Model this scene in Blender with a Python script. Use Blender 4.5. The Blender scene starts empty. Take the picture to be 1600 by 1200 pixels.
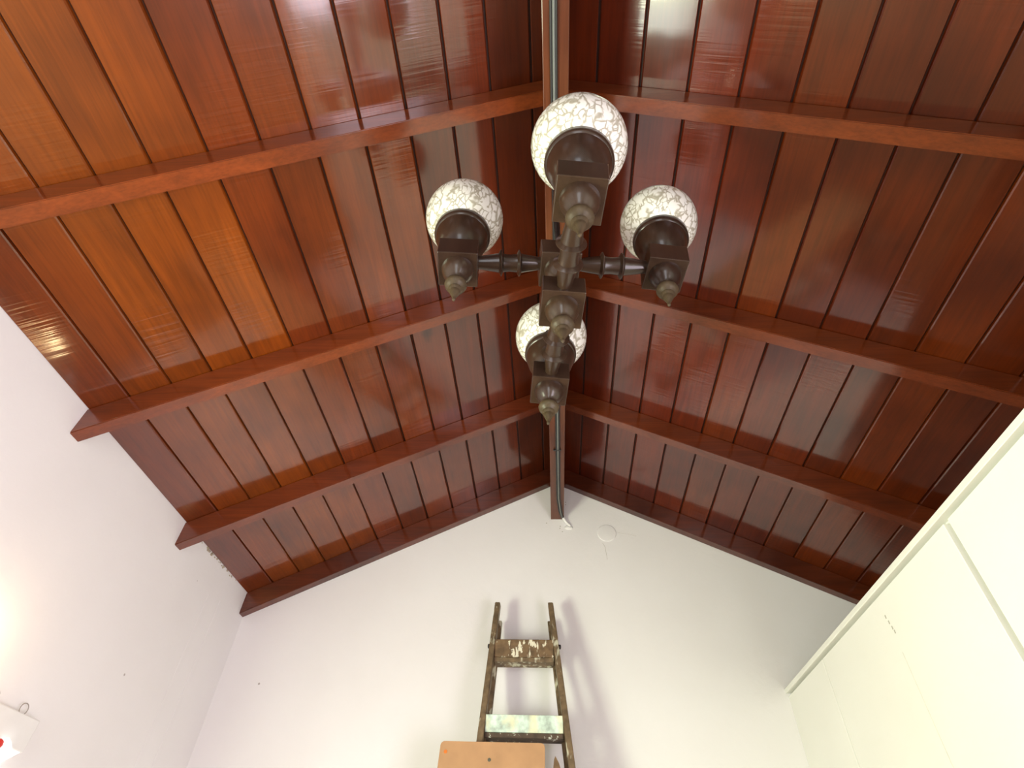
import bpy, bmesh, math, random
from mathutils import Vector, Matrix
random.seed(7)
SC = bpy.context.scene
COL = SC.collection
H = 1.30                                    # camera height above the floor

# ------------------------------------------------------------------ camera
cam_d = bpy.data.cameras.new('camera')
cam_d.sensor_width = 36.0
cam_d.lens = 878.71 / 1600 * 36.0
cam_d.clip_start = 0.02
cam = bpy.data.objects.new('camera', cam_d)
COL.objects.link(cam)
_r = Vector((0.99773785, 0.05867485, 0.03280909))
_u = Vector((0.01866056, -0.71060256, 0.70334614))
_f = Vector((-0.06458295, 0.70114283, 0.71008998))
cam.matrix_world = Matrix(((_r.x, _u.x, -_f.x, 0), (_r.y, _u.y, -_f.y, 0), (_r.z, _u.z, -_f.z, H), (0, 0, 0, 1)))
SC.camera = cam

# ------------------------------------------------------------------ colour management
SC.view_settings.view_transform = 'Standard'
SC.view_settings.look = 'None'
SC.view_settings.exposure = 0.0
SC.view_settings.gamma = 1.0
SC.view_settings.use_curve_mapping = False

# ------------------------------------------------------------------ world (daylight outside the windows)
W = bpy.data.worlds.new('daylight')
SC.world = W
W.use_nodes = True
W.node_tree.nodes['Background'].inputs[0].default_value = (0.80, 0.88, 1.0, 1)
W.node_tree.nodes['Background'].inputs[1].default_value = 1.0

# ------------------------------------------------------------------ dimensions (metres, z above the floor)
XL, XP, XO = -1.911, 1.244, 2.55            # left wall, partition face, outer wall behind the partition
YF, YB = -2.30, 3.363                       # wall behind the camera, gable wall
XR, ZR = 0.0414, 2.5 + H                    # apex of the roof planes
TAN = math.tan(0.4622)
ZP = 1.039 + H                              # top of the partition
WT = 0.12


def area(name, loc, direction, sx, sy, power, col):
    d = bpy.data.lights.new(name, 'AREA')
    d.shape = 'RECTANGLE'; d.size = sx; d.size_y = sy; d.energy = power; d.color = col
    o = bpy.data.objects.new(name, d); COL.objects.link(o)
    o.location = loc
    o.rotation_euler = Vector(direction).to_track_quat('-Z', 'Y').to_euler()
    return o


# window openings (y0, y1, z0, z1); all of them lie below or behind the picture
WIN_L = (0.10, 1.04, 0.62, 1.62)           # wide window in the left wall
WIN_S = (1.12, 1.52, 0.72, 1.42)            # small side light next to it
WIN_R = (-1.00, 1.00, 0.20, 1.60)           # opening in the partition
for nm, x, n, wn, power, col in (('daylight_left_window', XL - 0.03, 1, WIN_L, 118, (0.91, 1.0, 0.70)),
                                 ('daylight_side_light', XL - 0.03, 1, WIN_S, 6, (0.93, 1.0, 0.86)),
                                 ('daylight_right_opening', XP + 0.02, -1, WIN_R, 90, (1.0, 0.89, 1.0))):
    area(nm, (x, (wn[0] + wn[1]) / 2, (wn[2] + wn[3]) / 2), (n, 0, 0), wn[1] - wn[0], wn[3] - wn[2], power, col)
DOOR = (-0.75, 0.25, 0.0, 2.05)             # doorway in the wall behind the camera (x0, x1, z0, z1)
area('daylight_doorway', ((DOOR[0] + DOOR[1]) / 2, YF - 0.02, 1.03), (0, 1, 0), 0.98, 2.0, 30, (0.97, 0.98, 1.0))


# ------------------------------------------------------------------ materials
def new_mat(name):
    m = bpy.data.materials.new(name); m.use_nodes = True
    nt = m.node_tree
    return m, nt, nt.nodes['Principled BSDF']


def N(nt, t, **kw):
    n = nt.nodes.new(t)
    for k, v in kw.items():
        if k in n.inputs: n.inputs[k].default_value = v
        else: setattr(n, k, v)
    return n


def ramp(nt, stops, interp='LINEAR'):
    r = nt.nodes.new('ShaderNodeValToRGB')
    r.color_ramp.interpolation = interp
    el = r.color_ramp.elements
    while len(el) < len(stops): el.new(0.5)
    for e, (p, c) in zip(el, stops):
        e.position = p; e.color = c if len(c) == 4 else (*c, 1)
    return r


def mixrgb(nt, typ, fac, a, b):
    m = nt.nodes.new('ShaderNodeMix'); m.data_type = 'RGBA'; m.blend_type = typ
    L = nt.links.new
    for sock, v in ((m.inputs[0], fac), (m.inputs[6], a), (m.inputs[7], b)):
        if hasattr(v, 'links') or hasattr(v, 'is_linked'): L(v, sock)
        else: sock.default_value = v if not isinstance(v, tuple) or len(v) == 4 else (*v, 1)
    return m.outputs[2]


def wood_mat(name, base=None, rough=0.22, coat=1.0, coat_rough=0.08, coat_ior=1.5, chatter=0.0, grain_axis=1,
             grain=0.5, wavy=0.15, knots=False):
    """stained timber; base None = the object's own colour (one tone per board)"""
    m, nt, p = new_mat(name); L = nt.links.new
    tc = N(nt, 'ShaderNodeTexCoord')
    oi = N(nt, 'ShaderNodeObjectInfo')
    off = N(nt, 'ShaderNodeVectorMath', operation='MULTIPLY_ADD')
    cmb = N(nt, 'ShaderNodeCombineXYZ')
    for i in range(3): L(oi.outputs['Random'], cmb.inputs[i])
    L(cmb.outputs[0], off.inputs[0]); off.inputs[1].default_value = (37, 23, 51); L(tc.outputs['Object'], off.inputs[2])
    mp = N(nt, 'ShaderNodeMapping')
    sc = [9.0, 9.0, 9.0]; sc[grain_axis] = 0.9
    mp.inputs['Scale'].default_value = sc
    L(off.outputs[0], mp.inputs['Vector'])
    n1 = N(nt, 'ShaderNodeTexNoise', Scale=2.2, Detail=6.0, Roughness=0.6, Distortion=0.6)
    L(mp.outputs[0], n1.inputs['Vector'])
    mp2 = N(nt, 'ShaderNodeMapping')
    sc2 = [60.0, 60.0, 60.0]; sc2[grain_axis] = 2.2
    mp2.inputs['Scale'].default_value = sc2
    L(off.outputs[0], mp2.inputs['Vector'])
    n2 = N(nt, 'ShaderNodeTexNoise', Scale=2.0, Detail=4.0, Roughness=0.6)
    L(mp2.outputs[0], n2.inputs['Vector'])
    n3 = N(nt, 'ShaderNodeTexNoise', Scale=1.7, Detail=3.0, Roughness=0.5)
    L(off.outputs[0], n3.inputs['Vector'])
    r1 = ramp(nt, [(0.30, (1 - 0.62 * grain,) * 3), (0.55, (1, 1, 1)), (0.75, (1 + 0.35 * grain,) * 3)])
    L(n1.outputs[0], r1.inputs[0])
    r2 = ramp(nt, [(0.35, (1 - 0.45 * grain,) * 3), (0.6, (1, 1, 1))])
    L(n2.outputs[0], r2.inputs[0])
    r3 = ramp(nt, [(0.3, (0.60, 0.52, 0.58)), (0.48, (0.95, 0.93, 0.93)), (0.72, (1.22, 1.28, 1.1))])
    L(n3.outputs[0], r3.inputs[0])
    src = oi.outputs['Color'] if base is None else (*base, 1)
    c = mixrgb(nt, 'MULTIPLY', 1.0, src, r1.outputs[0])
    c = mixrgb(nt, 'MULTIPLY', 1.0, c, r2.outputs[0])
    c = mixrgb(nt, 'MULTIPLY', 1.0, c, r3.outputs[0])
    if knots:
        vk = N(nt, 'ShaderNodeTexVoronoi', Scale=1.35); vk.inputs['Randomness'].default_value = 1.0
        mk = N(nt, 'ShaderNodeMapping'); mk.inputs['Scale'].default_value = (1.6, 0.75, 1.6)
        L(off.outputs[0], mk.inputs['Vector'])
        nd = N(nt, 'ShaderNodeTexNoise', Scale=14.0, Detail=2.0)
        L(off.outputs[0], nd.inputs['Vector'])
        ad = N(nt, 'ShaderNodeVectorMath', operation='MULTIPLY_ADD')
        L(nd.outputs[1], ad.inputs[0]); ad.inputs[1].default_value = (0.05, 0.05, 0.05); L(mk.outputs[0], ad.inputs[2])
        L(ad.outputs[0], vk.inputs['Vector'])
        rk = ramp(nt, [(0.0, (0.35, 0.32, 0.32)), (0.045, (0.62, 0.55, 0.5)), (0.075, (1, 1, 1))])
        L(vk.outputs['Distance'], rk.inputs[0])
        c = mixrgb(nt, 'MULTIPLY', 1.0, c, rk.outputs[0])
    L(c, p.inputs['Base Color'])
    p.inputs['Roughness'].default_value = rough
    p.inputs['Specular IOR Level'].default_value = 0.15
    p.inputs['Coat Weight'].default_value = coat
    p.inputs['Coat Roughness'].default_value = coat_rough
    p.inputs['Coat IOR'].default_value = coat_ior
    # relief: slow waves of the varnish, planer chatter across the board
    nb = N(nt, 'ShaderNodeTexNoise', Scale=5.0, Detail=2.0)
    mb = N(nt, 'ShaderNodeMapping')
    scb = [1.0, 1.0, 1.0]; scb[grain_axis] = 0.5
    mb.inputs['Scale'].default_value = scb
    L(off.outputs[0], mb.inputs['Vector']); L(mb.outputs[0], nb.inputs['Vector'])
    bp = N(nt, 'ShaderNodeBump', Strength=wavy, Distance=0.02)
    L(nb.outputs[0], bp.inputs['Height'])
    last = bp
    if chatter:
        mc = N(nt, 'ShaderNodeMapping')
        scc = [1.5, 1.5, 1.5]; scc[grain_axis] = 75.0
        mc.inputs['Scale'].default_value = scc
        L(off.outputs[0], mc.inputs['Vector'])
        nc = N(nt, 'ShaderNodeTexNoise', Scale=1.0, Detail=2.0, Roughness=0.5)
        L(mc.outputs[0], nc.inputs['Vector'])
        msk = N(nt, 'ShaderNodeMath', operation='MULTIPLY')
        rm = ramp(nt, [(0.45, (0.05,) * 3), (0.65, (1,) * 3)]); L(n3.outputs[0], rm.inputs[0])
        L(nc.outputs[0], msk.inputs[0]); L(rm.outputs[0], msk.inputs[1])
        b2 = N(nt, 'ShaderNodeBump', Strength=chatter, Distance=0.004)
        L(msk.outputs[0], b2.inputs['Height']); L(bp.outputs[0], b2.inputs['Normal'])
        last = b2
    L(last.outputs[0], p.inputs['Normal']); L(last.outputs[0], p.inputs['Coat Normal'])
    return m


def plaster_mat(name, col, specks=True, rough=0.75):
    m, nt, p = new_mat(name); L = nt.links.new
    tc = N(nt, 'ShaderNodeTexCoord')
    n1 = N(nt, 'ShaderNodeTexNoise', Scale=1.6, Detail=4.0); L(tc.outputs['Object'], n1.inputs['Vector'])
    r1 = ramp(nt, [(0.3, (0.955, 0.95, 0.945)), (0.7, (1.0, 1.0, 1.0))]); L(n1.outputs[0], r1.inputs[0])
    c = mixrgb(nt, 'MULTIPLY', 1.0, (*col, 1), r1.outputs[0])
    if specks:
        v = N(nt, 'ShaderNodeTexVoronoi', Scale=3.2); L(tc.outputs['Object'], v.inputs['Vector'])
        r2 = ramp(nt, [(0.0, (0.42, 0.38, 0.36)), (0.016, (0.6, 0.56, 0.54)), (0.022, (1, 1, 1))])
        L(v.outputs['Distance'], r2.inputs[0])
        c = mixrgb(nt, 'MULTIPLY', 1.0, c, r2.outputs[0])
    L(c, p.inputs['Base Color']); p.inputs['Roughness'].default_value = rough
    p.inputs['Specular IOR Level'].default_value = 0.25
    n2 = N(nt, 'ShaderNodeTexNoise', Scale=7.0, Detail=6.0, Roughness=0.65); L(tc.outputs['Object'], n2.inputs['Vector'])
    b = N(nt, 'ShaderNodeBump', Strength=0.10, Distance=0.02); L(n2.outputs[0], b.inputs['Height'])
    L(b.outputs[0], p.inputs['Normal'])
    return m


def plain_mat(name, col, rough=0.5, metal=0.0, vary=0.12, scale=12.0, bump=0.0):
    m, nt, p = new_mat(name); L = nt.links.new
    tc = N(nt, 'ShaderNodeTexCoord')
    n1 = N(nt, 'ShaderNodeTexNoise', Scale=scale, Detail=4.0); L(tc.outputs['Object'], n1.inputs['Vector'])
    r1 = ramp(nt, [(0.3, (1 - vary,) * 3), (0.7, (1 + vary * 0.5,) * 3)]); L(n1.outputs[0], r1.inputs[0])
    L(mixrgb(nt, 'MULTIPLY', 1.0, (*col, 1), r1.outputs[0]), p.inputs['Base Color'])
    p.inputs['Roughness'].default_value = rough; p.inputs['Metallic'].default_value = metal
    if bump:
        b = N(nt, 'ShaderNodeBump', Strength=bump, Distance=0.01); L(n1.outputs[0], b.inputs['Height'])
        L(b.outputs[0], p.inputs['Normal'])
    return m


def spattered_mat(name, wood, paint, lo, hi, stretch=(1, 1, 0.35), scale=22.0, rough=0.7):
    """old timber with drips and smears of paint"""
    m, nt, p = new_mat(name); L = nt.links.new
    tc = N(nt, 'ShaderNodeTexCoord')
    mp = N(nt, 'ShaderNodeMapping'); mp.inputs['Scale'].default_value = stretch
    L(tc.outputs['Object'], mp.inputs['Vector'])
    n1 = N(nt, 'ShaderNodeTexNoise', Scale=scale, Detail=3.0, Roughness=0.55, Distortion=0.4); L(mp.outputs[0], n1.inputs['Vector'])
    r1 = ramp(nt, [(lo, (0, 0, 0)), (hi, (1, 1, 1))]); L(n1.outputs[0], r1.inputs[0])
    n2 = N(nt, 'ShaderNodeTexNoise', Scale=30.0, Detail=4.0); L(tc.outputs['Object'], n2.inputs['Vector'])
    r2 = ramp(nt, [(0.3, tuple(0.6 * x for x in wood)), (0.7, tuple(1.3 * x for x in wood))]); L(n2.outputs[0], r2.inputs[0])
    r3 = ramp(nt, [(0.3, tuple(0.82 * x for x in paint)), (0.7, paint)]); L(n2.outputs[0], r3.inputs[0])
    L(mixrgb(nt, 'MIX', r1.outputs[0], r2.outputs[0], r3.outputs[0]), p.inputs['Base Color'])
    p.inputs['Roughness'].default_value = rough
    return m


M = {}
M['plank'] = wood_mat('varnished_ceiling_board', None, rough=0.30, coat=1.0, coat_rough=0.11, coat_ior=1.72, chatter=0.28, grain=0.42, wavy=0.045, knots=True)
M['rafter'] = wood_mat('varnished_rafter', None, rough=0.40, coat=1.0, coat_rough=0.16, coat_ior=1.62, grain_axis=0, grain=0.45, wavy=0.10)
M['ridge'] = wood_mat('varnished_ridge_beam', (0.135, 0.042, 0.018), rough=0.36, coat=0.6, coat_rough=0.16, grain=0.4, wavy=0.1)
M['backing'] = plain_mat('dark_groove_timber', (0.030, 0.010, 0.006), 0.7)
M['plaster'] = plaster_mat('white_plaster', (0.89, 0.88, 0.89))
M['panel'] = plaster_mat('painted_partition_board', (0.86, 0.86, 0.82), specks=False, rough=0.6)
M['trim'] = plain_mat('painted_partition_trim', (0.82, 0.82, 0.77), 0.55, vary=0.05, scale=4.0)
M['floor'] = plain_mat('brown_floor_tile', (0.26, 0.17, 0.11), 0.45, vary=0.25, scale=3.0)
M['lampwood'] = wood_mat('dark_turned_wood', (0.038, 0.021, 0.0135), rough=0.34, coat=0.6, coat_rough=0.15, grain_axis=2, grain=0.35, wavy=0.05)
M['finial'] = wood_mat('worn_finial_wood', (0.065, 0.045, 0.027), rough=0.45, coat=0.15, coat_rough=0.3, grain_axis=2, grain=0.5, wavy=0.05)
M['rod'] = plain_mat('dark_iron', (0.03, 0.026, 0.024), 0.4, 0.6)
M['black'] = plain_mat('black_cable_sheath', (0.02, 0.02, 0.02), 0.45)
M['greycable'] = plain_mat('grey_cable_sheath', (0.16, 0.17, 0.16), 0.45)
M['white'] = plain_mat('white_plastic', (0.84, 0.84, 0.83), 0.4, vary=0.04)
M['oldwood'] = spattered_mat('paint_spattered_ladder_wood', (0.17, 0.115, 0.062), (0.62, 0.60, 0.46), 0.56, 0.63, stretch=(1, 1, 0.25), scale=26.0)
M['tread'] = spattered_mat('paint_dripped_tread', (0.17, 0.105, 0.052), (0.80, 0.76, 0.60), 0.57, 0.60, stretch=(1, 1, 0.38), scale=42.0)
M['mint'] = spattered_mat('mint_painted_tread', (0.60, 0.74, 0.64), (0.80, 0.82, 0.58), 0.50, 0.66, stretch=(1, 1, 0.6), scale=14.0)
M['darktread'] = spattered_mat('dark_tread_edge', (0.085, 0.055, 0.035), (0.60, 0.62, 0.54), 0.60, 0.64, stretch=(1, 1, 1), scale=30.0)
M['ply'] = plain_mat('tan_plywood', (0.50, 0.285, 0.145), 0.6, vary=0.14, scale=9.0)
M['orange'] = plain_mat('orange_paint_dab', (0.75, 0.20, 0.03), 0.6)
M['iron'] = plain_mat('grey_screw', (0.16, 0.16, 0.12), 0.5, 0.4)
M['stake'] = plain_mat('rough_brown_stake', (0.20, 0.12, 0.06), 0.8, vary=0.3, scale=30.0)
M['red'] = plain_mat('red_plastic', (0.70, 0.03, 0.02), 0.4)
M['debris'] = plain_mat('crumbled_mortar', (0.42, 0.36, 0.27), 0.9, vary=0.4, scale=40.0)
M['wire'] = plain_mat('thin_grey_wire', (0.34, 0.31, 0.28), 0.5)
M['crack'] = plain_mat('hairline_crack', (0.50, 0.48, 0.42), 0.9)
M['filler'] = plain_mat('joint_filler', (0.76, 0.75, 0.68), 0.9)


def emit_mat(name, col, s):
    m, nt, p = new_mat(name)
    p.inputs['Base Color'].default_value = (*col, 1)
    p.inputs['Emission Color'].default_value = (*col, 1); p.inputs['Emission Strength'].default_value = s
    return m


M['diffuser'] = emit_mat('lit_white_diffuser', (1.0, 0.97, 0.92), 1.5)


def globe_mat():
    m, nt, p = new_mat('mottled_opal_glass'); L = nt.links.new
    tc = N(nt, 'ShaderNodeTexCoord'); oi = N(nt, 'ShaderNodeObjectInfo')
    nd = N(nt, 'ShaderNodeTexNoise', Scale=16.0, Detail=2.0)
    L(tc.outputs['Object'], nd.inputs['Vector'])
    ad = N(nt, 'ShaderNodeVectorMath', operation='MULTIPLY_ADD')
    L(nd.outputs[1], ad.inputs[0]); ad.inputs[1].default_value = (0.05, 0.05, 0.05); L(tc.outputs['Object'], ad.inputs[2])
    mp = N(nt, 'ShaderNodeMapping'); mp.inputs['Scale'].default_value = (1, 1, 0.45)
    L(ad.outputs[0], mp.inputs['Vector'])
    of = N(nt, 'ShaderNodeVectorMath', operation='ADD')
    sc = N(nt, 'ShaderNodeVectorMath', operation='SCALE'); sc.inputs['Scale'].default_value = 9.0
    cb = N(nt, 'ShaderNodeCombineXYZ')
    for i in range(3): L(oi.outputs['Random'], cb.inputs[i])
    L(cb.outputs[0], sc.inputs[0]); L(mp.outputs[0], of.inputs[0]); L(sc.outputs[0], of.inputs[1])
    v = N(nt, 'ShaderNodeTexVoronoi', feature='DISTANCE_TO_EDGE', Scale=38.0); L(of.outputs[0], v.inputs['Vector'])
    v2 = N(nt, 'ShaderNodeTexVoronoi', feature='DISTANCE_TO_EDGE', Scale=74.0); L(of.outputs[0], v2.inputs['Vector'])
    nw = N(nt, 'ShaderNodeTexNoise', Scale=24.0, Detail=2.0); L(of.outputs[0], nw.inputs['Vector'])
    # broad white flakes, thin uneven veins, a second finer net of flakes where the noise is high
    rw = ramp(nt, [(0.36, (0.0,) * 3), (0.62, (1.0,) * 3)]); L(nw.outputs[0], rw.inputs[0])
    sel = N(nt, 'ShaderNodeMix'); sel.data_type = 'FLOAT'
    L(rw.outputs[0], sel.inputs[0]); L(v.outputs['Distance'], sel.inputs[2]); L(v2.outputs['Distance'], sel.inputs[3])
    r = ramp(nt, [(0.0, (0.43, 0.40, 0.32)), (0.055, (0.52, 0.49, 0.40)), (0.13, (0.95, 0.95, 0.90))])
    L(sel.outputs[0], r.inputs[0])
    L(r.outputs[0], p.inputs['Base Color'])
    p.inputs['Roughness'].default_value = 0.12
    p.inputs['Coat Weight'].default_value = 0.4
    tr = N(nt, 'ShaderNodeBsdfTranslucent'); L(r.outputs[0], tr.inputs['Color'])
    mx = N(nt, 'ShaderNodeMixShader'); mx.inputs[0].default_value = 0.22
    L(p.outputs[0], mx.inputs[1]); L(tr.outputs[0], mx.inputs[2])
    L(mx.outputs[0], nt.nodes['Material Output'].inputs['Surface'])
    return m


M['globe'] = globe_mat()


# ------------------------------------------------------------------ mesh helpers
def link(name, me, parent=None, mat=None):
    o = bpy.data.objects.new(name, me); COL.objects.link(o)
    if mat is not None and me is not None and len(me.materials) == 0: me.materials.append(mat)
    if parent is not None: o.parent = parent
    return o


def tag(o, label=None, cat=None, group=None, kind=None):
    if label: o['label'] = label
    if cat: o['category'] = cat
    if group: o['group'] = group
    if kind: o['kind'] = kind
    return o


def empty(name, loc=(0, 0, 0)):
    o = bpy.data.objects.new(name, None); COL.objects.link(o); o.location = loc
    o.empty_display_size = 0.05
    return o


def mesh_of(bm, name, smooth=False, angle=None):
    bmesh.ops.recalc_face_normals(bm, faces=bm.faces[:])
    me = bpy.data.meshes.new(name); bm.to_mesh(me); bm.free()
    if smooth:
        for p in me.polygons: p.use_smooth = True
        if angle is not None:
            try: me.set_sharp_from_angle(angle=math.radians(angle))
            except Exception: pass
    return me


def add_box(bm, lo, hi):
    vs = [bm.verts.new((x, y, z)) for x in (lo[0], hi[0]) for y in (lo[1], hi[1]) for z in (lo[2], hi[2])]
    for f in ((0, 1, 3, 2), (4, 6, 7, 5), (0, 4, 5, 1), (2, 3, 7, 6), (0, 2, 6, 4), (1, 5, 7, 3)):
        bm.faces.new([vs[i] for i in f])
    return vs


def box_me(lo, hi, bevel=0.0, name='box', seg=2):
    bm = bmesh.new(); add_box(bm, lo, hi)
    if bevel:
        bmesh.ops.bevel(bm, geom=bm.edges[:], offset=bevel, segments=seg, affect='EDGES', profile=0.5)
    return mesh_of(bm, name)


def prism(bm, pts, axis, a0, a1):
    """extrude polygon pts (2D in the other two axes) along axis"""
    def P(p, a):
        v = [0, 0, 0]; o = [i for i in range(3) if i != axis]
        v[o[0]], v[o[1]], v[axis] = p[0], p[1], a
        return v
    A = [bm.verts.new(P(p, a0)) for p in pts]; B = [bm.verts.new(P(p, a1)) for p in pts]
    n = len(pts)
    bm.faces.new(A); bm.faces.new(B[::-1])
    for i in range(n): bm.faces.new((A[i], A[(i + 1) % n], B[(i + 1) % n], B[i]))


def prism_me(pts, axis, a0, a1, name='prism', bevel=0):
    bm = bmesh.new(); prism(bm, pts, axis, a0, a1)
    if bevel: bmesh.ops.bevel(bm, geom=bm.edges[:], offset=bevel, segments=1, affect='EDGES')
    return mesh_of(bm, name)


def lathe_me(prof, seg=40, name='turned', close=True, angle=38):
    """prof: (radius, z) from one end to the other"""
    bm = bmesh.new(); rings = []
    for r, z in prof:
        if r < 1e-6: rings.append([bm.verts.new((0, 0, z))])
        else: rings.append([bm.verts.new((r * math.cos(2 * math.pi * i / seg), r * math.sin(2 * math.pi * i / seg), z)) for i in range(seg)])
    for a, b in zip(rings, rings[1:]):
        if len(a) == 1 and len(b) == 1: continue
        for i in range(seg):
            j = (i + 1) % seg
            if len(a) == 1: bm.faces.new((a[0], b[i], b[j]))
            elif len(b) == 1: bm.faces.new((a[i], a[j], b[0]))
            else: bm.faces.new((a[i], a[j], b[j], b[i]))
    if close:
        for r in (rings[0], rings[-1]):
            if len(r) > 1: bm.faces.new(r)
    return mesh_of(bm, name, True, angle)


def tube_me(pts, r, seg=10, name='tube'):
    bm = bmesh.new(); pts = [Vector(p) for p in pts]; prev = None; rings = []
    for i, p in enumerate(pts):
        t = (pts[min(i + 1, len(pts) - 1)] - pts[max(i - 1, 0)]).normalized()
        ref = Vector((0, 0, 1)) if abs(t.z) < 0.9 else Vector((1, 0, 0))
        a = t.cross(ref).normalized()
        if prev is not None:
            a = (prev - t * prev.dot(t)).normalized()
        prev = a; b = t.cross(a)
        rings.append([bm.verts.new(p + r * (math.cos(2 * math.pi * k / seg) * a + math.sin(2 * math.pi * k / seg) * b)) for k in range(seg)])
    for A, B in zip(rings, rings[1:]):
        for k in range(seg): bm.faces.new((A[k], A[(k + 1) % seg], B[(k + 1) % seg], B[k]))
    bm.faces.new(rings[0]); bm.faces.new(rings[-1][::-1])
    return mesh_of(bm, name, True, 50)


def bar_me(a, b, wx, wy, bevel=0.003, name='bar'):
    """straight bar of section wx (world x) by wy between two points, ends cut level"""
    a, b = Vector(a), Vector(b); bm = bmesh.new()
    v = [[bm.verts.new(p + Vector((sx * wx / 2, sy * wy / 2, 0))) for sx, sy in ((-1, -1), (1, -1), (1, 1), (-1, 1))] for p in (a, b)]
    bm.faces.new(v[0]); bm.faces.new(v[1][::-1])
    for i in range(4): bm.faces.new((v[0][i], v[0][(i + 1) % 4], v[1][(i + 1) % 4], v[1][i]))
    if bevel: bmesh.ops.bevel(bm, geom=bm.edges[:], offset=bevel, segments=2, affect='EDGES')
    return mesh_of(bm, name)


def roof_z(x):
    return ZR - TAN * abs(x - XR)


# ------------------------------------------------------------------ the shell
tag(link('floor', box_me((XL - WT, YF - WT, -0.1), (XO + WT, YB + WT, 0.0)), None, M['floor']), kind='structure')


def walled(name, axis, lo, hi, a0, a1, z0, z1, hole, mat):
    """wall slab normal to axis (lo..hi thick), running a0..a1, with rectangular holes"""
    bm = bmesh.new()
    def b(p0, p1, q0, q1):
        if p1 - p0 < 1e-5 or q1 - q0 < 1e-5: return
        if axis == 0: add_box(bm, (lo, p0, q0), (hi, p1, q1))
        else: add_box(bm, (p0, lo, q0), (p1, hi, q1))
    s0 = a0
    for h0, h1, hz0, hz1 in hole:
        b(s0, h0, z0, z1); b(h0, h1, z0, hz0); b(h0, h1, hz1, z1); s0 = h1
    b(s0, a1, z0, z1)
    return tag(link(name, mesh_of(bm, name), None, mat), kind='structure')


zl = roof_z(XL)
wall_left = walled('wall_left', 0, XL - WT, XL, YF - WT, YB, 0.0, zl + 0.02, (WIN_L, WIN_S), M['plaster'])
gable = [(XL - WT, 0), (XO + WT, 0), (XO + WT, roof_z(XO + WT) + 0.03), (XR, ZR + 0.03), (XL - WT, roof_z(XL - WT) + 0.03)]
wall_back = tag(link('wall_back', prism_me(gable, 1, YB, YB + WT), None, M['plaster']), kind='structure')
bm = bmesh.new()
for x0, x1, z0 in ((XL - WT, DOOR[0], 0.0), (DOOR[0], DOOR[1], DOOR[3]), (DOOR[1], XO + WT, 0.0)):
    xs = [x0] + ([XR] if x0 < XR < x1 else []) + [x1]
    prism(bm, [(x0, z0), (x1, z0)] + [(x, roof_z(x) + 0.03) for x in reversed(xs)], 1, YF - WT, YF)
wall_front = tag(link('wall_front', mesh_of(bm, 'wall_front'), None, M['plaster']), kind='structure')
tag(link('wall_outer', box_me((XO, YF, 0.0), (XO + WT, YB, roof_z(XO))), None, M['plaster']), kind='structure')

# partition on the right: stud core, painted boards with seams, capping trim
PT = 0.07
wall_right = walled('wall_right', 0, XP + 0.035, XP + PT, YF, YB, 0.0, ZP - 0.028, (WIN_R,), M['panel'])
for (p0, p1, q0) in ((2.823, YB, 0.02), (1.652, 2.817, 0.02), (1.02, 1.624, 0.02), (YF, 1.014, 1.63)):
    link('panel', box_me((XP, p0, q0), (XP + 0.035, p1, ZP - 0.036), 0.002, seg=1), wall_right, M['panel'])
link('capping_trim', box_me((XP - 0.012, YF, ZP - 0.022), (XP + PT + 0.01, YB, ZP), 0.002, seg=1), wall_right, M['trim'])
link('shadow_bead', box_me((XP + 0.026, YF, ZP - 0.0359), (XP + 0.0349, YB, ZP - 0.0221)), wall_right, M['trim'])
# hairline joint in the middle board
link('joint_filler', box_me((XP - 0.0008, 2.168, 0.4), (XP, 2.172, ZP - 0.24)), wall_right, M['filler'])
for dz in (0.105, 0.128, 0.150, 0.166):
    link('chip', box_me((XP - 0.001, 2.205 - 0.28 * dz, ZP - dz - 0.012), (XP, 2.211 - 0.28 * dz, ZP - dz)), wall_right, M['crack'])

# window in the left wall (outside the picture, lights the room) and the opening in the partition
for wi, (a0, a1, b0, b1) in enumerate((WIN_L, WIN_S)):
    w1 = tag(empty('window_%d' % (wi + 1), (XL - 0.06, (a0 + a1) / 2, b0)), kind='structure')
    for lo, hi in (((XL - 0.09, a0, b0), (XL - 0.05, a0 + 0.05, b1)), ((XL - 0.09, a1 - 0.05, b0), (XL - 0.05, a1, b1)),
                   ((XL - 0.09, a0 + 0.05, b0), (XL - 0.05, a1 - 0.05, b0 + 0.05)), ((XL - 0.09, a0 + 0.05, b1 - 0.05), (XL - 0.05, a1 - 0.05, b1))):
        o = link('window_frame', box_me(lo, hi, 0.003, seg=1), w1, M['white'])
        o.matrix_parent_inverse = Matrix.Translation(w1.location).inverted()

# faint chased-in strip and plaster ridge on the left wall
link('plaster_strip', box_me((XL, 3.06, 0.05), (XL + 0.002, 3.15, zl - 0.16), 0.0009, seg=1), wall_left, M['plaster'])
link('plaster_strip', box_me((XL, 2.93, 0.05), (XL + 0.0015, 2.945, zl - 0.18), 0.0007, seg=1), wall_left, M['plaster'])

# ------------------------------------------------------------------ ceiling boards
ceiling = tag(empty('ceiling', (XR, 0.5, ZR)), kind='structure')
cinv = Matrix.Translation(ceiling.location).inverted()
TH = 0.02


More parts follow.
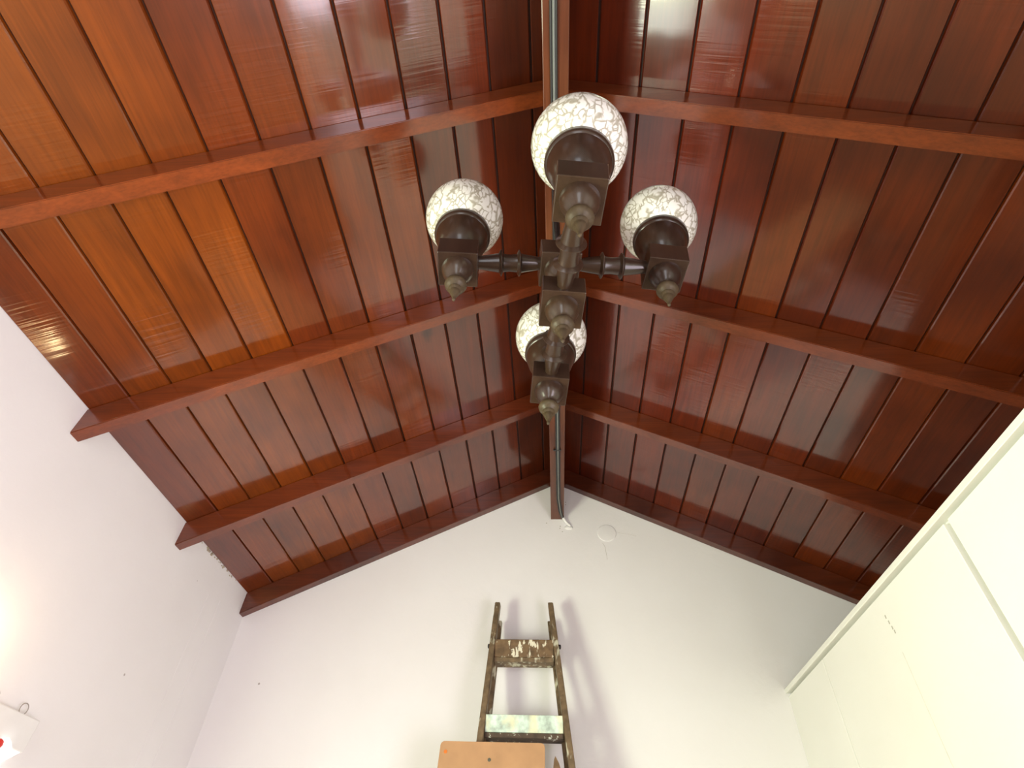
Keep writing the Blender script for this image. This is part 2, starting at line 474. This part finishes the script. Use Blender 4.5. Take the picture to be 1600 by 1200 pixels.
def slope_obj(name, side, x0, x1, y0, y1, d0, d1, mat, bevel=0.0):
    """board lying in the roof slope between x0 and x1 (x0<x1), from depth d0 to d1 measured vertically above the ceiling surface"""
    bm = bmesh.new()
    pts = [(x0, roof_z(x0) + d0), (x1, roof_z(x1) + d0), (x1, roof_z(x1) + d1), (x0, roof_z(x0) + d1)]
    cx = (x0 + x1) / 2; cz = roof_z(cx)
    prism(bm, [(p[0] - cx, p[1] - cz) for p in pts], 1, y0 - 0.5, y1 - 0.5)
    if bevel:
        es = [e for e in bm.edges if abs((e.verts[0].co - e.verts[1].co).normalized().y) > 0.9 and
              all(v.co.z + cz < roof_z(v.co.x + cx) + (d0 + d1) / 2 for v in e.verts)]
        bmesh.ops.bevel(bm, geom=es, offset=bevel, segments=1, affect='EDGES')
    o = link(name, mesh_of(bm, name), ceiling, mat)
    o.matrix_parent_inverse = cinv
    o.location = (cx, 0.5, cz)
    return o


gL = [0.03, -0.045, -0.205, -0.358, -0.516, -0.676, -0.838, -0.998, -1.157, -1.319, -1.473, -1.622, -1.770, XL]
gR = [0.055, 0.211, 0.370, 0.532, 0.697, 0.858, 1.014, 1.177, 1.337, 1.497, 1.652, 1.812, 1.972, 2.132, 2.292, 2.452, XO]
tonesL = [(.12, .028, .012), (.13, .03, .013), (.17, .038, .016), (.17, .042, .018), (.22, .062, .022), (.25, .072, .022), (.24, .070, .022),
          (.22, .058, .016), (.31, .100, .014), (.29, .098, .014), (.29, .098, .015), (.28, .088, .017), (.22, .06, .02)]
tonesR = [(.13, .026, .011), (.15, .028, .012), (.17, .034, .014), (.17, .032, .013), (.17, .035, .013), (.19, .048, .012), (.16, .036, .012),
          (.15, .034, .012), (.14, .034, .011), (.17, .044, .010), (.14, .033, .010), (.13, .03, .01), (.13, .03, .01), (.13, .03, .01), (.13, .03, .01), (.13, .03, .01)]
GAP = 0.0038
for g, tones in ((gL, tonesL), (gR, tonesR)):
    for a, b, t in zip(g, g[1:], tones):
        x0, x1 = min(a, b) + GAP, max(a, b) - GAP
        if x1 > XL - 0.01 and min(a, b) == XL: x0 = XL + 0.001
        o = slope_obj('plank', 0, x0, x1, YF, YB - 0.0005, 0.0, TH, M['plank'], 0.0035)
        k = random.uniform(0.92, 1.08)
        k *= 0.53 if g is gL else 0.56
        o.color = (t[0] * k * 1.32, t[1] * k * 0.80, t[2] * k * 0.28, 1)
slope_obj('roof_deck', 0, XL - WT, XR, YF - WT, YB + WT, TH - 0.007, TH + 0.05, M['backing'])
slope_obj('roof_deck', 0, XR, XO + WT, YF - WT, YB + WT, TH - 0.007, TH + 0.05, M['backing'])

# ------------------------------------------------------------------ ridge beam, rafters
BX0, BX1, BZ = 0.000, 0.088, 2.082 + H
beam = tag(link('ridge_beam', box_me((BX0, YF, BZ), (BX1, YB - 0.001, roof_z(BX0) - 0.001), 0.003), None, M['ridge']),
           'long reddish wooden ridge beam running along the ceiling apex', 'beam')
RD, RT = 0.130, 0.0583
RY = [-0.156, 0.7263, 1.6084, 2.4825, 3.3047]
rl = ['nearest the camera, above the picture', 'near the upper globe lamp, fourth from the gable wall', 'passing behind the chandelier, third from the gable wall',
      'second from the gable wall', 'lying against the white gable wall']
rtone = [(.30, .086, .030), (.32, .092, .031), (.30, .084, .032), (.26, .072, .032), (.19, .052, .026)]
for side in (-1, 1):
    for i, y in enumerate(RY):
        if side < 0: xa, xb = BX0 - 0.0005, XL + 0.001
        else: xa, xb = BX1 + 0.0005, XO - 0.001
        y1 = min(y + RT, YB - 0.001)
        x0, x1 = min(xa, xb), max(xa, xb)
        cx = (x0 + x1) / 2; cz = roof_z(cx)
        pts = [(x0 - cx, roof_z(x0) - RD - cz), (x1 - cx, roof_z(x1) - RD - cz), (x1 - cx, roof_z(x1) - 0.0006 - cz), (x0 - cx, roof_z(x0) - 0.0006 - cz)]
        bm = bmesh.new(); prism(bm, pts, 1, 0, y1 - y)
        es = [e for e in bm.edges if abs((e.verts[0].co - e.verts[1].co).normalized().x) > 0.7]
        bmesh.ops.bevel(bm, geom=es, offset=0.003, segments=2, affect='EDGES')
        o = link('rafter', mesh_of(bm, 'rafter'), None, M['rafter'])
        o.location = (cx, y, cz)
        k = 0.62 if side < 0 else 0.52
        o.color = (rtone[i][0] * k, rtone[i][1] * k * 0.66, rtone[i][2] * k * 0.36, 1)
        tag(o, 'wooden rafter on the %s slope, %s' % ('left' if side < 0 else 'right', rl[i]), 'rafter', 'rafters under the sloping ceiling')

# cables clipped under the ridge beam
cb = tag(empty('beam_cable', (0.04, YB, BZ)), 'thin grey and black electric cable clipped under the ridge beam', 'cable')
cbi = Matrix.Translation(cb.location).inverted()
def cpart(name, me, mat, par=None):
    o = link(name, me, par or cb, mat); o.matrix_parent_inverse = cbi
    return o
path = lambda dx: [(0.034 + dx, YF + 0.05, BZ - 0.006), (0.034 + dx, 0.5, BZ - 0.006), (0.040 + dx, 1.6, BZ - 0.006), (0.044 + dx, 2.6, BZ - 0.006), (0.048 + dx, 3.1, BZ - 0.006), (0.060 + dx, 3.25, BZ - 0.006), (0.076 + dx * .4, 3.335, BZ - 0.008)]
cpart('grey_sheath', tube_me(path(0.004), 0.0052), M['greycable'])
cpart('black_sheath', tube_me(path(-0.0055), 0.0042), M['black'])
cpart('black_sheath', tube_me(path(0.0125), 0.0035), M['black'])
for y in (2.60, 1.45, 0.35):
    cpart('cable_clip', box_me((0.022, y - 0.005, BZ - 0.0125), (0.066, y + 0.005, BZ - 0.0005), 0.002, seg=1), M['black'])
stub = tag(link('conduit_stub', tube_me([(0.082, 3.33, BZ - 0.006), (0.095, 3.345, BZ - 0.022), (0.112, 3.352, BZ - 0.040), (0.130, 3.358, BZ - 0.052)], 0.0095, 12), None, M['white']),
           'short white conduit end on the gable wall beside the ridge beam', 'conduit')
tag(link('plaster_lump', lathe_me([(0.0, 0), (0.03, 0.001), (0.024, 0.006), (0.012, 0.010), (0, 0.011)], 14), None, M['white']),
    'small white plaster lump on the gable wall under the conduit end', 'plaster patch')
lump = bpy.data.objects['plaster_lump']; lump.rotation_euler = (math.pi / 2, 0, 0); lump.location = (0.118, YB, BZ - 0.062); lump.scale = (1, .6, 1)

# round cover on the gable wall
disc = tag(link('round_cover', lathe_me([(0.0, 0.0), (0.0615, 0.0), (0.0625, 0.002), (0.0600, 0.005), (0.052, 0.0065), (0, 0.007)], 48), None, M['plaster']),
           'round white cover disc on the gable wall right of the ridge beam', 'cover plate')
disc.rotation_euler = (math.pi / 2, 0, 0); disc.location = (0.368, YB, 1.978 + H)
def crack(pts, r=0.0009):
    o = link('crack', tube_me(pts, r, 5), wall_back, M['crack']); return o
crack([(0.335, YB, 1.905 + H), (0.350, YB, 1.875 + H), (0.352, YB, 1.84 + H), (0.356, YB, 1.79 + H)])
crack([(0.432, YB, 1.985 + H), (0.47, YB, 1.975 + H), (0.51, YB, 1.972 + H), (0.56, YB, 1.955 + H)], 0.0007)
for (x, z) in ((-0.03, 2.055), (0.062, 2.03), (0.059, 2.015), (0.103, 2.20), (0.104, 2.22), (0.075, 1.99)):
    o = link('nail_hole', lathe_me([(0, 0), (0.004, 0), (0.003, 0.0015), (0, 0.0016)], 10), wall_back, M['crack'])
    o.rotation_euler = (math.pi / 2, 0, 0); o.location = (x, YB, z + H)

# crumbled mortar where the boards meet the left wall
for i in range(22):
    y = random.uniform(2.60, 3.20); s = random.choice((0.004, 0.005, 0.006, 0.008, 0.012))
    bm = bmesh.new(); bmesh.ops.create_icosphere(bm, subdivisions=1, radius=s)
    for v in bm.verts: v.co *= random.uniform(0.6, 1.2)
    o = link('mortar_crumb', mesh_of(bm, 'mortar_crumb'), wall_left, M['debris'])
    o.location = (XL + 0.002, y, zl - random.uniform(0.0, 0.014)); o.scale = (0.5, 1.3, 0.8)

# ------------------------------------------------------------------ chandelier
ROT = 0.1125; BWD = 0.1125; BH = 0.075
EX = Vector((math.cos(ROT), math.sin(ROT), 0)); EY = Vector((-math.sin(ROT), math.cos(ROT), 0))
LP = {'L': ((-0.2502, 0.8782, 1.3533), (-0.0239, -0.0063)), 'R': ((0.3435, 0.9452, 1.3934), (0.0769, -0.0208)),
      'F': ((0.0757, 0.5889, 1.1631), (0.0440, -0.0239)), 'B': ((0.0023, 1.2385, 1.2191), (0.0412, 0.0621)),
      'C': ((0.0393, 0.9109, 1.1974), (0.0205, 0.0749)), 'U': ((0.0393, 0.9109, 1.3834), (-0.0378, 0.0366))}
ch = tag(empty('chandelier', (0.0393, 0.9109, 1.458 + H)), 'dark turned-wood chandelier with four mottled white glass globes', 'chandelier')
chi = Matrix.Translation(ch.location).inverted()


def frame(k):
    p, (lx, ly) = LP[k]
    up = (Vector((0, 0, 1)) + lx * EX + ly * EY).normalized()
    a = (EX - up * EX.dot(up)).normalized(); b = up.cross(a)
    m = Matrix(((a.x, b.x, up.x, p[0]), (a.y, b.y, up.y, p[1]), (a.z, b.z, up.z, p[2] + H), (0, 0, 0, 1)))
    return m


w = BWD
dome_me = lathe_me([(0.41 * w, 0.0), (0.405 * w, -0.05 * w), (0.385 * w, -0.13 * w), (0.345 * w, -0.22 * w), (0.285 * w, -0.30 * w), (0.215 * w, -0.37 * w), (0.165 * w, -0.43 * w), (0.15 * w, -0.50 * w), (0.15 * w, -0.53 * w)], 40, 'dome', True, 50)
fin_me = lathe_me([(0.15 * w, -0.53 * w), (0.22 * w, -0.545 * w), (0.262 * w, -0.59 * w), (0.275 * w, -0.645 * w), (0.262 * w, -0.70 * w), (0.215 * w, -0.755 * w), (0.165 * w, -0.79 * w),
                   (0.150 * w, -0.815 * w), (0.172 * w, -0.83 * w), (0.172 * w, -0.86 * w), (0.135 * w, -0.90 * w), (0.125 * w, -0.93 * w), (0.132 * w, -0.95 * w), (0.10 * w, -1.02 * w), (0.07 * w, -1.10 * w),
                   (0.045 * w, -1.16 * w), (0.04 * w, -1.20 * w), (0.045 * w, -1.23 * w), (0.03 * w, -1.27 * w), (0, -1.29 * w)], 36, 'finial', True, 55)
block_me = box_me((-w / 2, -w / 2, 0), (w / 2, w / 2, BH), 0.0025, 'lamp_block')
cup_me = lathe_me([(0.0, BH), (0.034, BH), (0.036, BH + 0.006), (0.046, BH + 0.014), (0.060, BH + 0.032), (0.070, BH + 0.054), (0.0765, BH + 0.078), (0.079, BH + 0.096),
                   (0.0835, BH + 0.099), (0.085, BH + 0.104), (0.085, BH + 0.122), (0.0825, BH + 0.127), (0.078, BH + 0.126), (0.074, BH + 0.110), (0.0, BH + 0.104)], 56, 'cup', True, 40)
HG, GR = 0.286, 0.1225
gp = []
for i in range(33):
    a = math.radians(-52 + (142) * i / 32)
    gp.append((GR * math.cos(a) if i < 32 else 0.0, GR * math.sin(a)))
globe_me = lathe_me(gp, 64, 'globe_shade', False, 60)
for me, mt in ((dome_me, 'lampwood'), (fin_me, 'finial'), (block_me, 'lampwood'), (cup_me, 'lampwood'), (globe_me, 'globe')): me.materials.append(M[mt])


def place(o, mw, par=ch):
    o.parent = par
    o.matrix_parent_inverse = chi if par is ch else Matrix()
    if par is ch: o.matrix_basis = mw
    return o


for k in 'LRFB':
    m = frame(k)
    b = place(link('lamp_block', block_me), m)
    link('dome', dome_me, b); link('finial', fin_me, b)
    place(link('cup', cup_me), m)
    place(link('globe_shade', globe_me), m @ Matrix.Translation((0, 0, HG)))['label'] = 'mottled white glass globe'
hubw = box_me((-w / 2 - 0.001, -w / 2 - 0.001, 0), (w / 2 + 0.001, w / 2 + 0.001, BH), 0.0025, 'hub_block')
hubw.materials.append(M['lampwood'])
for k in 'CU':
    m = frame(k)
    b = place(link('hub_block', hubw), m)
    if k == 'C': link('dome', dome_me, b); link('finial', fin_me, b)
    else:
        link('spindle', lathe_me([(0.41 * w, 0), (0.40 * w, -0.06 * w), (0.37 * w, -0.17 * w), (0.30 * w, -0.28 * w), (0.2 * w, -0.37 * w), (0.17 * w, -0.46 * w), (0.19 * w, -0.55 * w), (0.30 * w, -0.66 * w), (0.36 * w, -0.80 * w), (0.36 * w, -0.99 * w)], 36), b, M['lampwood'])


def arm_me(L):
    pr = [(0.0, 0.019), (0.06, 0.0195), (0.26, 0.0255), (0.315, 0.0275), (0.325, 0.031), (0.345, 0.0385), (0.355, 0.0385), (0.375, 0.031), (0.385, 0.0265), (0.49, 0.0245), (0.595, 0.0265), (0.605, 0.031), (0.625, 0.0385), (0.635, 0.0385), (0.655, 0.031), (0.665, 0.0275), (0.74, 0.0255), (0.94, 0.0195), (1.0, 0.019)]
    return lathe_me([(r, t * L) for t, r in pr], 32, 'arm', True, 45)


for k, hub in (('L', 'U'), ('R', 'U'), ('F', 'C'), ('B', 'C')):
    A = frame(hub) @ Vector((0, 0, BH * 0.5)); B = frame(k) @ Vector((0, 0, BH * 0.5))
    d = (B - A); n = d.normalized(); A2 = A + n * (w / 2 - 0.004); B2 = B - n * (w / 2 - 0.004)
    q = n.to_track_quat('Z', 'Y').to_matrix().to_4x4()
    place(link('arm', arm_me((B2 - A2).length), None, M['lampwood']), Matrix.Translation(A2) @ q)
rx, ry = 0.0375, 0.913
place(link('hanging_rod', lathe_me([(0.0085, 1.450 + H), (0.0085, BZ - 0.010)], 16), None, M['rod']), Matrix.Translation((rx, ry, 0)))
place(link('rod_collar', lathe_me([(0.02, 1.456 + H), (0.02, 1.466 + H), (0.012, 1.474 + H), (0.0085, 1.478 + H)], 20), None, M['rod']), Matrix.Translation((rx, ry, 0)))
place(link('mounting_plate', lathe_me([(0.0085, BZ - 0.03), (0.02, BZ - 0.024), (0.034, BZ - 0.012), (0.036, BZ - 0.0012)], 28), None, M['lampwood']), Matrix.Translation((rx + 0.006, ry, 0)))

# ------------------------------------------------------------------ stepladder
LS = 0.2
ZT = 1.436 + H
def ly(z): return 3.235 - LS * (ZT - z)
def lxl(z): return -0.320 - 0.050 * (ZT - z)
def lxr(z): return -0.012 + 0.104 * (ZT - z)
lad = tag(empty('stepladder', (-0.1, ly(0), 0)), 'old paint-spattered wooden stepladder leaning against the gable wall', 'ladder')
ladi = Matrix.Translation(lad.location).inverted()
def lpart(name, me, mat, par=None, label=None):
    o = link(name, me, par or lad, mat)
    if par is None: o.matrix_parent_inverse = ladi
    return o
for fx in (lxl, lxr):
    lpart('rail', bar_me((fx(ZT), ly(ZT), ZT), (fx(0.001), ly(0.001), 0.001), 0.030, 0.060), M['oldwood'])
    s = 1 if fx is lxl else -1
    zt2 = ZT - 0.075
    lpart('rear_leg', bar_me((fx(zt2) + s * 0.016, ly(zt2) + 0.085, zt2), (fx(0.001) + s * 0.032, ly(0.001) + 0.085, 0.001), 0.022, 0.04), M['oldwood'])
treads = [(1.207, 1.115, 'tread'), (0.818, 0.742, 'mint')] + [(0.845 - 0.36 * k, 0.745 - 0.36 * k, 'tread') for k in range(1, 6)]
for zt, zb, mt in treads:
    z0, z1 = zb + H, zt + H; zc = (z0 + z1) / 2; yc = ly(zc) - 0.020
    x0, x1 = lxl(zc) + 0.0155, lxr(zc) - 0.0155
    t = lpart('tread', box_me((x0, yc, z0), (x1, yc + 0.024, z1), 0.003), M[mt])
    u = lpart('tread_board', box_me((x0, yc + 0.006, z0 - 0.022), (x1, yc + 0.100, z0 - 0.0003), 0.003), M['darktread'] if mt == 'mint' else M['oldwood'])
for fx, s in ((lxl, -1), (lxr, 1)):
    z = ZT - 0.255
    lpart('hinge_bolt', lathe_me([(0.0, 0), (0.012, 0), (0.012, 0.010), (0.006, 0.013), (0, 0.013)], 12), M['rod']).matrix_basis = \
        Matrix.Translation((fx(z) + s * 0.015, ly(z) + 0.01, z)) @ Matrix.Rotation(s * math.pi / 2, 4, 'Y')

# plywood sheet standing in front of the ladder
pw = tag(empty('plywood_sheet', (-0.29, 2.62, 0)), 'tan plywood sheet with rounded corners leaning in front of the stepladder', 'board')
W2, HH2 = 0.485, 2.02
bm = bmesh.new(); rr = 0.018; pts = []
for cx, cz, a0_ in ((W2 / 2 - rr, HH2 - rr, 0), (-W2 / 2 + rr, HH2 - rr, 90), (-W2 / 2 + rr, rr, 180), (W2 / 2 - rr, rr, 270)):
    for k in range(5):
        a = math.radians(a0_ + 22.5 * k); pts.append((cx + rr * math.cos(a), cz + rr * math.sin(a)))
prism(bm, pts, 1, -0.009, 0.009)
lean = math.atan2(0.40, 1.97)
sheet = link('sheet', mesh_of(bm, 'sheet'), pw, M['ply'])
pw.rotation_euler = (-lean, 0.0, 0)
pw.location = (-0.29, 2.62, 0.002)
def front_dot(name, x, z, r, mat):
    o = link(name, lathe_me([(0, 0), (r, 0), (r * 0.9, 0.002), (0, 0.0024)], 16), pw, mat)
    o.rotation_euler = (math.pi / 2, 0, 0); o.location = (x, -0.009, z)
front_dot('screw', -0.01, HH2 - 0.075, 0.008, M['iron'])
front_dot('paint_dab', -0.215, HH2 - 0.045, 0.008, M['orange'])

# pointed stake between sheet and rail
bm = bmesh.new()
prism(bm, [(-0.022, 0), (0.022, 0), (0.022, 1.92), (0.012, 1.955), (-0.004, 1.985), (-0.010, 1.97), (-0.022, 1.88)], 1, -0.008, 0.008)
stake = tag(link('wooden_stake', mesh_of(bm, 'wooden_stake'), None, M['stake']), 'rough brown pointed stake just right of the plywood sheet', 'stake')
stake.rotation_euler = (-0.226, 0, 0); stake.location = (0.004, 2.595, 0.002)

# ------------------------------------------------------------------ wall fitting at lower left
wf = tag(empty('wall_light_fitting', (XL, 1.9, 0.49 + H)), 'white wall fitting with a bright underside at the left picture edge', 'wall light')
wfi = Matrix.Translation(wf.location).inverted()
def fpart(name, me, mat):
    o = link(name, me, wf, mat); o.matrix_parent_inverse = wfi
    return o
fpart('housing', box_me((XL, 1.45, 0.432 + H), (XL + 0.055, 2.195, 0.532 + H), 0.004), M['white'])
bm = bmesh.new()
prism(bm, [(1.60, 0.4315 + H), (2.185, 0.4315 + H), (2.11, 0.378 + H), (1.60, 0.30 + H)], 0, XL + 0.001, XL + 0.050)
fpart('diffuser', mesh_of(bm, 'diffuser'), M['diffuser'])
fpart('red_cap', lathe_me([(0, 0), (0.013, 0), (0.016, 0.007), (0.013, 0.014), (0, 0.017)], 18), M['red']).matrix_basis = Matrix.Translation((XL + 0.056, 2.062, 0.430 + H)) @ Matrix.Rotation(math.pi / 2, 4, 'Y')
fpart('bulb', lathe_me([(0, -0.03), (0.010, -0.026), (0.013, -0.012), (0.013, 0.012), (0.010, 0.026), (0, 0.03)], 16), M['diffuser']).matrix_basis = Matrix.Translation((XL + 0.066, 2.098, 0.430 + H)) @ Matrix.Rotation(0.9, 4, 'X')
for y in (1.975, 2.125):
    pts = [(XL + 0.02, y + 0.022 * math.sin(a) + 0.012 * (a / 6), 0.531 + H + 0.020 * (1 - math.cos(a))) for a in [k * 2 * math.pi / 14 for k in range(15)]]
    fpart('wire_loop', tube_me(pts, 0.0016, 6), M['wire'])

# warm bulb standing on the fitting, beyond the left picture edge
fpart('warm_bulb', lathe_me([(0, 0.0), (0.012, 0.0), (0.013, 0.02), (0.024, 0.045), (0.030, 0.07), (0.022, 0.094), (0, 0.104)], 20), emit_mat('warm_bulb_glass', (1.0, 0.72, 0.36), 6.0)).matrix_basis = Matrix.Translation((XL + 0.06, 1.72, 0.533 + H))
pl = bpy.data.lights.new('warm_bulb_light', 'POINT'); pl.energy = 1.3; pl.color = (1.0, 0.70, 0.36); pl.shadow_soft_size = 0.03
plo = bpy.data.objects.new('warm_bulb_light', pl); COL.objects.link(plo); plo.location = (XL + 0.10, 1.76, 0.66 + H)
